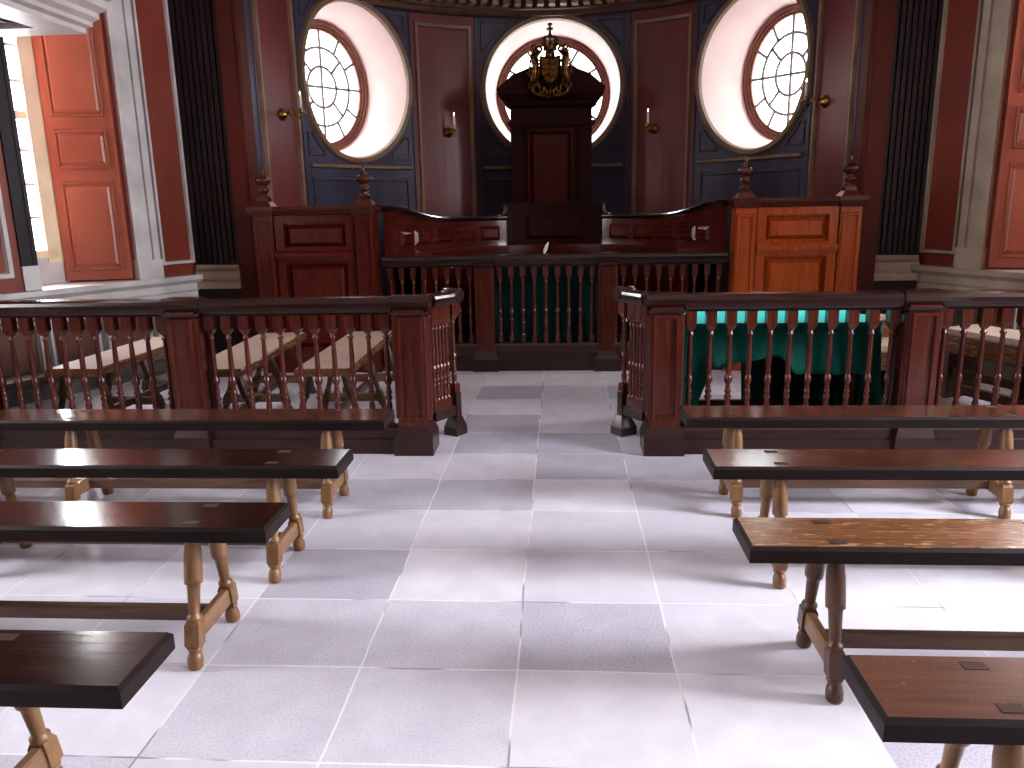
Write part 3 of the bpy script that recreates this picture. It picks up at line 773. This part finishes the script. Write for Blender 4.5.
for k in range(-6, 6):
    a = k * 14 + 1.4; mb.rpanel(front, a, a + 11.2, .3, .86, (1.5, .04), .02, 0, .001, 5)
mb.build('front_board', M['box'], root)
mb = MB()                                # raised centre in front of the throne
curved(-TI, TI, 14, .14, 1.365, -.05, .03, mb)
mb.rpanel(bench_pt, -12, 12, 1.03, 1.28, (1.5, .04), .025, 0, .031, 6)
curved(-TI - .4, TI + .4, 14, 1.365, 1.40, -.06, .06, mb)
mb.build('centre_panel', M['throne'], root)

# ------------------------------------------------------------------ throne with pediment and gilt arms
TX, TY = -.09, 8.72
root = empty('throne', (TX, TY, 0)); tag(root, 'tall dark throne back with pediment and gilt coat of arms before the middle round window', 'throne')
mb = MB(); w = .43
mb.box(-w, w, 0, .1, .14, 2.36)
def ST(a, z, off=0): return Vector((a, -off, z))
for a, b in ((-w, -w + .13), (w - .13, w)): mb.box(a, b, -.03, .01, .14, 2.2)
for a, b in ((-w + .17, -w + .2), (w - .2, w - .17)): mb.box(a, b, -.015, .01, .5, 2.2)
mb.build('back', M['throne'], root)
mb = MB(); mb.rpanel(ST, -.22, .20, .9, 2.13, .03, .03, 0, .0); mb.strip(ST, [(-.24, .88), (.22, .88), (.22, 2.15), (-.24, 2.15)], .03, .03)
mb.build('back_panel', M['thronep'], root)
mb = MB()
mb.box(-w - .03, w + .03, -.06, .12, 2.2, 2.24); mb.box(-w, w, -.04, .1, 2.24, 2.37)
prof = [(w + .0, 2.37), (w + .05, 2.40), (w + .06, 2.43), (w + .12, 2.5), (w + .13, 2.555)]
for (o0, z0), (o1, z1) in zip(prof[:-1], prof[1:]):
    mb.frustum(-o0, o0, -(o0 - w) - .05, .12, z0, -o1, o1, -(o1 - w) - .05, .12, z1)
zp = [(-.565, 2.555), (-.40, 2.69), (-.2, 2.765), (.2, 2.765), (.40, 2.69), (.565, 2.555)]
vs = [(x, -.16, z) for x, z in zp] + [(x, .12, z) for x, z in zp]
mb.add(vs, [(0, 1, 2, 3, 4, 5), (6, 7, 8, 9, 10, 11)] + [(i, (i + 1) % 6, 6 + (i + 1) % 6, 6 + i) for i in range(6)])
mb.build('pediment', M['throne'], root)
mb = MB(); mb.box(-.4, .4, -.42, 0, .56, .62); mb.box(-.38, .38, -.38, 0, .14, .56)
mb.build('seat', M['throne'], root)
crest = empty('coat_of_arms', (-.005, -.21, 2.50)); crest.parent = root
# shield
mb = MB()
outl = [(-.105, .36), (-.03, .345), (0, .37), (.03, .345), (.105, .36), (.11, .25), (.095, .16), (.06, .1), (0, .05), (-.06, .1), (-.095, .16), (-.11, .25)]
n = len(outl)
vs = [(x, 0, z) for x, z in outl] + [(x * .8, -.035, .21 + (z - .21) * .8) for x, z in outl] + [(x, .03, z) for x, z in outl]
mb.add(vs, [tuple(range(n, 2 * n)), tuple(range(2 * n, 3 * n))] + [(i, (i + 1) % n, n + (i + 1) % n, n + i) for i in range(n)] + [(i, (i + 1) % n, 2 * n + (i + 1) % n, 2 * n + i) for i in range(n)])
mb.tube([(0, -.037, .34), (0, -.037, .09)], .006, 6); mb.tube([(-.085, -.037, .225), (.085, -.037, .225)], .006, 6)
for x, z in ((-.045, .28), (.045, .28), (-.04, .17), (.04, .17)):
    mb.tube([(x - .022, -.04, z - .02), (x - .005, -.048, z), (x + .02, -.045, z - .004), (x + .024, -.042, z + .022)], .008, 6)
mb.build('shield', M['gilt'], crest)
# crown
mb = MB(); T = Matrix.Translation((0, -.0, .40))
mb.lathe([(.062, 0), (.068, .008), (.066, .035), (.07, .045), (.06, .05)], 20, T)
for k in range(4):
    a = PI * k / 4
    mb.tube([(.066 * cos(a) * (1.0 + .55 * sin(PI * q / 10)) * cos(PI * q / 10) if True else 0, .066 * sin(a) * (1 + .55 * sin(PI * q / 10)) * cos(PI * q / 10), .445 + .1 * sin(PI * q / 10) ** .6 - .02 * (math.exp(-((q - 5) / 1.6) ** 2))) for q in range(11)], .013, 6)
for k in range(8):
    a = 2 * PI * k / 8; mb.lathe([(.004, 0), (.014, .012), (.008, .026), (.002, .032)], 6, Matrix.Translation((.066 * cos(a), .066 * sin(a), .44)))
mb.lathe([(.004, 0), (.02, .012), (.024, .024), (.02, .036), (.004, .046)], 10, Matrix.Translation((0, 0, .52)))
mb.box(-.011, .011, -.009, .009, .56, .655); mb.box(-.032, .032, -.009, .009, .597, .62)
mb.lathe([(.003, 0), (.024, .01), (.024, .024), (.003, .034)], 8, Matrix.Translation((0, 0, .635)))
mb.build('crown', M['gilt'], crest)
mb = MB(); mb.lathe([(.03, 0), (.05, .015), (.052, .05), (.04, .075), (.05, .095)], 14, Matrix.Translation((0, .0, .325))); mb.build('helm', M['gilt'], crest)
# supporters: rampant beasts at each side
for sg in (-1, 1):
    mb = MB()
    mb.tube([(sg * .18, 0, .08), (sg * .165, -.01, .16), (sg * .15, -.02, .25), (sg * .165, -.02, .32), (sg * .17, -.03, .36)], .03, 8, rs=[.022, .034, .03, .034, .026])
    mb.tube([(sg * .175, -.02, .36), (sg * .155, -.05, .40), (sg * .13, -.06, .395)], .02, 8, rs=[.024, .03, .015])
    mb.tube([(sg * .15, -.03, .28), (sg * .12, -.05, .31), (sg * .10, -.05, .30)], .012, 6); mb.tube([(sg * .15, -.03, .24), (sg * .115, -.05, .23), (sg * .105, -.05, .2)], .012, 6)
    mb.tube([(sg * .17, -.01, .13), (sg * .13, -.03, .11), (sg * .12, -.03, .05)], .013, 6)
    mb.tube([(sg * .18, .0, .12), (sg * .205, .0, .16), (sg * .215, .0, .24), (sg * .2, .0, .30), (sg * .21, .0, .33)], .008, 6)
    for q in range(4): mb.lathe([(.002, 0), (.012, .01), (.002, .02)], 6, Matrix.Translation((sg * (.175 + .008 * q), -.04, .34 + .022 * q)))
    if sg > 0: mb.tube([(sg * .15, -.055, .415), (sg * .125, -.06, .46)], .005, 5, rs=[.006, .002])
    mb.build('supporter', M['gilt'], crest)
for sg in (-1, 1):                       # scrolled ribbon and leaves below, mantling above
    mb = MB()
    sp = lambda cx, cz, r0, t0, turns, n=26: [(sg * (cx + r0 * (1 - .75 * i / n) * cos(t0 + turns * 2 * PI * i / n)), -.03, cz + r0 * (1 - .75 * i / n) * sin(t0 + turns * 2 * PI * i / n)) for i in range(n + 1)]
    mb.tube(sp(.13, .04, .07, PI * .9, 1.2), .017, 6); mb.tube(sp(.06, .01, .045, PI * .2, -1.1), .016, 6); mb.tube(sp(.185, .075, .035, -PI / 2, 1.1), .013, 6)
    mb.tube([(0, -.03, -.05), (sg * .05, -.035, -.035), (sg * .11, -.035, -.03), (sg * .17, -.03, .0), (sg * .205, -.02, .06)], .013, 6)
    mb.tube(sp(.11, .41, .035, 0, 1.1), .013, 6); mb.tube(sp(.16, .44, .03, PI, 1.1), .011, 6); mb.tube(sp(.2, .2, .03, 0, -1.2), .012, 6)
    mb.tube([(sg * .1, -.01, .40), (sg * .14, -.01, .36), (sg * .135, .0, .27), (sg * .12, .0, .2), (sg * .13, .0, .12)], .02, 6)
    mb.build('scrollwork', M['gilt'], crest)
mb = MB(); mb.tube([(0, -.03, .06), (0, -.04, .0), (0, -.03, -.07)], .015, 8, rs=[.012, .018, .006])
mb.build('pendant', M['gilt'], crest)

# ------------------------------------------------------------------ wall sconces
def sconce(d, z, label):
    p = cyl(deg(d), z); a = rad(d)
    root = empty('wall_sconce', p, -a); tag(root, label, 'sconce', 'candle sconces on the apse wall')
    # local: +y into the wall, -y into the room
    m = MB(); T = Matrix.Rotation(PI / 2, 4, 'X')
    m.lathe([(.055, 0), (.058, .008), (.045, .018), (.04, .03), (.03, .045), (.012, .055), (.008, .06)], 16, T); m.build('back_plate', M['brass'], root)
    m = MB()
    m.tube([(0, -.05, 0), (0, -.09, .035), (0, -.13, .03), (0, -.155, -.01), (0, -.185, -.035), (0, -.215, -.03), (0, -.22, .0)], .0085, 8)
    m.tube([(.0, -.10, .03), (.0, -.085, .0), (.0, -.105, -.015), (.0, -.12, .0)], .006, 6)
    m.lathe([(.002, 0), (.014, .012), (.002, .026)], 8, Matrix.Translation((0, -.215, -.065)))
    m.build('arm', M['brass'], root)
    m = MB(); m.lathe([(.008, 0), (.04, .008), (.042, .014), (.015, .014), (.018, .03), (.02, .045), (.014, .045)], 14, Matrix.Translation((0, -.22, 0))); m.build('drip_pan', M['brass'], root)
    m = MB(); m.lathe([(.0125, .03), (.0125, .16), (.006, .168)], 12, Matrix.Translation((0, -.22, 0))); cd = m.build('candle', M['candle'], root)
    m = MB(); m.lathe([(.003, 0), (.008, .008), (.006, .02), (.001, .034)], 8, Matrix.Translation((0, -.22, .168))); m.build('flame', M['flame'], cd)
sconce(-73.5, 2.27, 'brass candle sconce on the far left red panel, beside the left round window')
sconce(-26.6, 2.21, 'brass candle sconce on the red panel between left and middle round windows')
sconce(25.4, 2.20, 'brass candle sconce on the red panel between middle and right round windows')
sconce(71.5, 2.27, 'brass candle sconce on the far right red panel, beside the right round window')

# ------------------------------------------------------------------ oak benches (forms)
def turned_leg(parent, foot, top, mat):
    f = Vector(foot); t = Vector(top); ax = (t - f).normalized(); Ln = (t - f).length
    q = Vector((0, 0, 1)).rotation_difference(ax).to_matrix().to_4x4(); T = Matrix.Translation(f) @ q
    m = MB()
    m.lathe([(.019, 0), (.024, .008), (.025, .03), (.021, .048), (.017, .054), (.022, .060), (.024, .066), (.02, .07)], 14, T)
    c = .023
    m.frustum(-.017, .017, -.017, .017, .066, -c, c, -c, c, .078, 0, T); m.box(-c, c, -c, c, .078, .142, 0, T); m.frustum(-c, c, -c, c, .142, -.017, .017, -.017, .017, .156, 0, T)
    m.lathe([(.018, .15), (.024, .158), (.024, .166), (.017, .172), (.0165, .18), (.0195, .25), (.0205, .268), (.0275, .272), (.028, .29), (.027, .36), (.022, Ln - .01), (.021, Ln)], 14, T)
    return m.build('leg', mat, parent)
def rot_pt(v): return v
def form_bench(x_end, sgn, length, yc, mats, label, leg_x, zt=.455, wid=.225, legm='leg', group='oak benches in rows', rz=0, mort=True, name='oak_bench', legz=None):
    """long oak plank bench on splayed turned trestles; x_end is the end by the aisle, sgn the way it runs"""
    root = empty(name, (x_end, yc, 0), rz); tag(root, label, 'bench', group)
    x0, x1 = (0, sgn * length) if sgn > 0 else (sgn * length, 0)
    h = wid / 2; th = .047; c = .01
    m = MB()
    m.box(x0, x1, -h, h, zt - th, zt - c, 1)
    m.frustum(x0, x1, -h, h, zt - c, x0 + c, x1 - c, -h + c, h - c, zt, 0)
    m.m[-6:] = [1, 0, 1, 1, 1, 1]
    m.build('seat', [M[mats], M['seat_oak'] if name == 'pale_bench' else M['seat_edge_shaded']], root)
    fy, ty = wid * .65, wid * .31
    for k, lx in enumerate(leg_x):
        X = sgn * lx
        for s_ in (-1, 1):
            turned_leg(root, (X, s_ * fy, 0), (X - sgn * .0, s_ * ty, zt - th + .004), M[legm])
            if mort:
                m = MB(); m.box(X - .024, X + .024, s_ * ty - .014, s_ * ty + .014, zt - .012, zt + .0012)
                m.build('tenon', M['tenon'], root)
        m = MB(); yy = fy - .028
        m.box(X - .016, X + .016, -yy, yy, .085, .135); m.frustum(X - .016, X + .016, -yy, yy, .135, X - .01, X + .01, -yy, yy, .141)
        m.build('end_stretcher', M['str'], root)
    if len(leg_x) > 1:
        a, b = sgn * leg_x[0], sgn * leg_x[-1]
        m = MB(); m.box(min(a, b), max(a, b), -.02, .02, .092, .13); m.frustum(min(a, b), max(a, b), -.02, .02, .13, min(a, b), max(a, b), -.013, .013, .136)
        m.build('long_stretcher', M['strl'], root)
    return root
LX = (.25, 1.45, 2.65)
form_bench(-.895, -1, 2.9, 1.465, 'seat_dark', 'nearest dark glossy plank bench left of the aisle, cut by the frame corner', (.37, 1.5, 2.6))
form_bench(-.893, -1, 2.9, 2.262, 'seat_dark', 'second nearest dark glossy plank bench left of the aisle', (.25, 1.45, 2.65))
form_bench(-.832, -1, 2.95, 2.835, 'seat_dark', 'third plank bench left of the aisle, just in front of the backmost one', (.265, 1.46, 2.66))
form_bench(-.797, -1, 2.98, 3.465, 'seat_red', 'backmost plank bench left of the aisle, closest to the left railing', (.28, 1.5, 2.7))
form_bench(.597, 1, 2.9, 1.42, 'seat_worn', 'nearest worn speckled plank bench right of the aisle, cut by the frame corner', (.25, 1.45, 2.65))
form_bench(.525, 1, 2.9, 2.162, 'seat_oak', 'golden oak plank bench right of the aisle, second nearest', (.25, 1.45, 2.65), legm='legd')
form_bench(.553, 1, 2.9, 2.84, 'seat_red', 'third plank bench right of the aisle, with a pale window glint on its aisle end', (.25, 1.45, 2.65))
form_bench(.56, 1, 2.9, 3.505, 'seat_red', 'backmost plank bench right of the aisle, against the right railing', (.23, 1.4, 2.55))

# benches behind the left railing, glare painted into their pale tops, running towards the judges
def jury(x, y, ln, wid, rz, label): 
    return form_bench(x, 1, ln, y, 'seat_pale_glare', label, (.1, ln / 2, ln - .1), zt=.46, wid=wid, legm='legd', group='pale benches behind the left railing', rz=rz, mort=False, name='pale_bench')
jury(-1.42, 4.47, 1.42, .34, rad(91), 'pale topped bench behind the left railing, closest to the aisle')
jury(-2.09, 4.47, 1.38, .36, rad(92), 'pale topped bench behind the left railing, middle of three')
jury(-2.99, 4.50, 1.2, .34, rad(88), 'pale topped bench behind the left railing, closest to the left wall')

# ------------------------------------------------------------------ tables under green cloth
def table(name, label, x0, x1, y0, y1, zt):
    root = empty(name, ((x0 + x1) / 2, (y0 + y1) / 2, 0 if y0 < 6 else .14)); tag(root, label, 'table')
    o = Vector(root.location)
    def fin(m, nm, mt): m.v = [tuple(Vector(v) - o) for v in m.v]; return m.build(nm, mt, root)
    zb = o.z
    m = MB(); m.box(x0 + .02, x1 - .02, y0 + .02, y1 - .02, zt - .04, zt - .008); fin(m, 'table_top', M['plinth'])
    for x in (x0 + .07, x1 - .07):
        for y in (y0 + .07, y1 - .07):
            m = MB(); m.lathe([(.02, zb), (.028, zb + .04), (.02, zb + .1), (.026, zb + .3), (.03, zt - .2), (.02, zt - .14)], 10, Matrix.Translation((x, y, 0)))
            m.box(x - .03, x + .03, y - .03, y + .03, zt - .15, zt - .03); fin(m, 'leg', M['plinth'])
    m = MB(); m.box(x0 + .07, x1 - .07, y1 - .09, y1 - .05, zb + .09, zb + .13); m.box(x0 + .07, x1 - .07, y0 + .05, y0 + .09, zb + .09, zb + .13); fin(m, 'stretcher', M['plinth'])
    return root
def cloth(label, x0, x1, y0, y1, zt, zfloor, dropf, mat, seed):
    rnd = random.Random(seed); per = []
    n = 44
    def edge(ax, ay, bx, by, side):
        for i in range(n): t = i / n; per.append((ax + (bx - ax) * t, ay + (by - ay) * t, side, t))
    edge(x0, y0, x1, y0, 'f'); edge(x1, y0, x1, y1, 'r'); edge(x1, y1, x0, y1, 'b'); edge(x0, y1, x0, y0, 'l')
    cx, cy = (x0 + x1) / 2, (y0 + y1) / 2; rows = 9; vs = []; K = len(per)
    for j in range(rows + 1):
        k = j / rows
        for i, (x, y, sd, t) in enumerate(per):
            dr = dropf(sd, t) * k
            nx, ny = {'f': (0, -1), 'b': (0, 1), 'l': (-1, 0), 'r': (1, 0)}[sd]
            am = .006 + .03 * k
            wv = am * (sin(t * 31 + seed) * .6 + sin(t * 17 + seed * 2) * .5) * min(1, 6 * min(t, 1 - t))
            out = .008 + .035 * k ** 1.5 + max(-.02, wv)
            if min(t, 1 - t) < .05 : 
                f = 1 - min(t, 1 - t) / .05
                sx = 1 if x > cx else -1; sy = 1 if y > cy else -1
                px = x + (nx * out) * (1 - .0 * f) + (sx * out * f * (ny != 0)) * .9; py = y + ny * out + (sy * out * f * (nx != 0)) * .9
            else: px, py = x + nx * out, y + ny * out
            vs.append((px, py, max(zfloor + .012, zt - dr) - (.0 if j else 0)))
    fs = [(j * K + i, j * K + (i + 1) % K, (j + 1) * K + (i + 1) % K, (j + 1) * K + i) for j in range(rows) for i in range(K)]
    m = MB(); m.add(vs, fs, 0, True); m.add(vs[:K], [tuple(range(K))])
    o = m.build('tablecloth', mat, loc=(cx, cy, zfloor)); tag(o, label, 'tablecloth', 'green tablecloths')
    so = o.modifiers.new('thickness', 'SOLIDIFY'); so.thickness = .004; so.offset = -1
    return o
table('side_table', 'wooden table hidden under turquoise-green cloth behind the right railing', .72, 1.80, 4.55, 5.06, .697)
def drop_r(sd, t):
    if sd == 'l': return .72
    if sd == 'r': return .6 + .12 * sin(t * PI)
    if sd == 'b': return .22 if t > .55 else .7
    d = .21 + .03 * sin(t * 9)
    if t < .1: d = .72 - (t / .1) * .3
    elif t < .16: d = .42 - (t - .1) / .06 * .2
    elif t > .52: d = .21 + min(1, (t - .52) / .06) * .08
    if t > .93: d = .29 + (t - .93) / .07 * .4
    return d
cloth('bright turquoise-green cloth draped over the table behind the right railing', .70, 1.82, 4.53, 5.08, .70, 0, drop_r, M['cloth'], 3)
table('clerk_table', 'wooden table under dark green cloth behind the middle bay of the bar', -.62, .44, 6.98, 7.55, .90)
def drop_c(sd, t): return .74
cloth('dark green cloth hanging to the floor behind the middle bay of the bar', -.64, .46, 6.96, 7.57, .905, .14, drop_c, M['clothd'], 8)
# quill standing on the clerk's table
root = empty('quill', (-.15, 7.2, .907)); tag(root, 'small white quill leaning upright just above the bar rail', 'quill')
mb = MB()
vs = []
fp = [(.0, .0, .002), (.004, .03, .005), (.012, .06, .016), (.022, .09, .02), (.034, .12, .015), (.042, .14, .006), (.045, .147, .001)]
for x, z, w in fp: vs += [(x - w, 0, z), (x, -.004, z + .002), (x + w * .8, 0, z - .002), (x, .004, z)]
mb.add(vs, [(i * 4 + q, i * 4 + (q + 1) % 4, i * 4 + 4 + (q + 1) % 4, i * 4 + 4 + q) for i in range(len(fp) - 1) for q in range(4)], 0, True)
mb.build('feather', M['feather'], root)
mb = MB(); mb.lathe([(.026, 0), (.028, .004), (.024, .03), (.012, .034), (.012, .042)], 12); mb.build('inkwell', M['brass'], root)

# ------------------------------------------------------------------ stepped benches by the right wall
def settle(label, x, y, rz, ln, zs, back, boards):
    root = empty('settle', (x, y, 0), rz); tag(root, label, 'bench', 'settles by the right wall')
    m = MB(); m.box(0, ln, 0, .34, zs - .035, zs); m.frustum(0, ln, .02, .34, zs - .05, 0, ln, 0, .34, zs - .035); m.build('seat', M['seat_pale_glare'], root)
    if back:
        m = MB(); m.box(0, ln, .34, .38, .02, back - .03); m.build('backrest', M['seat_oak'], root)
        m = MB(); m.box(-.01, ln + .01, .32, .42, back - .03, back); m.build('top_rail', M['seat_pale_glare'], root)
    for xx in (.02, ln / 2 - .02, ln - .06):
        m = MB(); m.box(xx, xx + .04, .03, .34, 0, zs - .05); m.build('leg', M['legd'], root)
    m = MB(); m.box(0, ln, .025, .05, zs - .17, zs - .05); m.build('apron', M['seat_oak'], root)
    for q in range(boards):
        zz = .05 + q * .11
        m = MB(); m.box(0, ln, .06 - .02 * (q == 0), .09, zz, zz + .06); m.build('rung_board', M['legd'], root)
settle('long wooden settle slanting along the right wall dado', 2.66, 5.58, rad(-66), 1.15, .50, None, 2)
settle('short wooden settle beyond the right end of the green-covered table', 1.95, 5.15, rad(1), .52, .45, .60, 0)

# ------------------------------------------------------------------ gallery canopy at upper left
root = empty('canopy', (-3.9, 3.6, 2.46)); tag(root, 'pale moulded canopy cornice jutting overhead at the upper left corner', 'canopy')
mb = MB()
x1, y1, zb = -2.90, 5.0, 2.46
path = [(x1, 1.2), (x1, y1), (-4.5, y1)]
pr = [(-.0, 0), (.0, .03), (-.03, .045), (-.03, .07), (-.06, .095), (-.06, .125), (-.10, .155), (-.10, .20), (-.14, .225), (-.17, .27), (-.17, .31), (.2, .31), (.2, 0)]
mb.sweep([(p[0] - root.location.x, p[1] - root.location.y, 0) for p in path], [(o * 1.0, z) for o, z in pr])
mb.build('cornice', M['canopy'], root)
mb = MB(); T = Matrix.Translation((-root.location.x, -root.location.y, 0))
mb.box(-4.6, x1 - .05, 1.2, y1 - .05, .045, .30, 0, T)
mb.box(-4.5, x1 - .28, 1.2, y1 - .22, .03, .05, 1, T)
mb.box(-4.5, x1 - .32, 1.2, y1 - .26, .02, .04, 0, T)
mb.build('soffit', [M['soffit'], M['seat_edge_shaded']], root)

# ------------------------------------------------------------------ light
def area(name, loc, target, sx, sy, power, color=(1, 1, 1)):
    l = bpy.data.lights.new(name, 'AREA'); l.shape = 'RECTANGLE'; l.size = sx; l.size_y = sy; l.energy = power; l.color = color
    o = bpy.data.objects.new(name, l); col.objects.link(o); o.location = loc
    o.rotation_euler = (Vector(target) - Vector(loc)).to_track_quat('-Z', 'Y').to_euler()
    return o
area('daylight', (XR + .8, 2.3, 2.5), (0, 2.4, .4), 1.6, 2.4, 640, (.92, .95, 1))
area('daylight', (XR + .8, -.8, 2.5), (0, 1.4, .4), 1.6, 2.4, 200, (.92, .95, 1))
area('daylight', (XL - .8, 2.3, 2.4), (0, 2.6, .6), 1.5, 2.3, 230, (.93, .95, 1))
area('daylight', (XL - .8, -.8, 2.4), (0, 2, .6), 1.5, 2.3, 50, (.95, .96, 1))
area('daylight', tuple(Lw(.85, 2.3, -.8)), tuple(Lw(1.4, 1.0, 2.5)), 1.1, 2.0, 430, (.93, .96, 1))
area('daylight', tuple(Rw(.85, 2.3, -.8)), tuple(Rw(1.4, 1.0, 2.5)), 1.1, 2.0, 430, (.93, .96, 1))
area('fill_light', (0, -1.5, 4.0), (0, 5.0, 1.2), 4, 2, 8, (1, .97, .96))  # added fill near the ceiling behind the camera, not a lamp of the room
for tc, a, b in WIN:
    p = cyl(deg(tc), WZ + 1.5, -2.0); area('sky_light', p, cyl(deg(tc), WZ - .3, .3), 1.6, 1.2, 110, (.92, .95, 1))

w = bpy.data.worlds.new('World'); sc.world = w; w.use_nodes = True
bg = w.node_tree.nodes['Background']; bg.inputs['Color'].default_value = (.93, .97, 1, 1); bg.inputs['Strength'].default_value = 4.5

# ------------------------------------------------------------------ camera
F, pit, yaw, roll = 781.2, .22739, .0639, -.01845
cp, sp, cy, sy = cos(pit), sin(pit), cos(yaw), sin(yaw)
fwd = Vector((-sy * cp, cy * cp, -sp)); r0 = Vector((cy, sy, 0)); u0 = r0.cross(fwd)
rt = r0 * cos(roll) + u0 * sin(roll); up = u0 * cos(roll) - r0 * sin(roll)
cam = bpy.data.cameras.new('camera'); co = bpy.data.objects.new('camera', cam); col.objects.link(co)
m = Matrix((rt, up, -fwd)).transposed().to_4x4(); m.translation = Vector((0, 0, 1.4)); co.matrix_world = m
cam.sensor_fit = 'HORIZONTAL'; cam.sensor_width = 36; cam.lens = 36 * F / 1024; cam.clip_start = .05
sc.camera = co
sc.view_settings.view_transform = 'Standard'
sc.view_settings.look = 'Medium High Contrast'
sc.view_settings.exposure = 0.5
sc.cycles.use_denoising = True
sc.cycles.max_bounces = 8
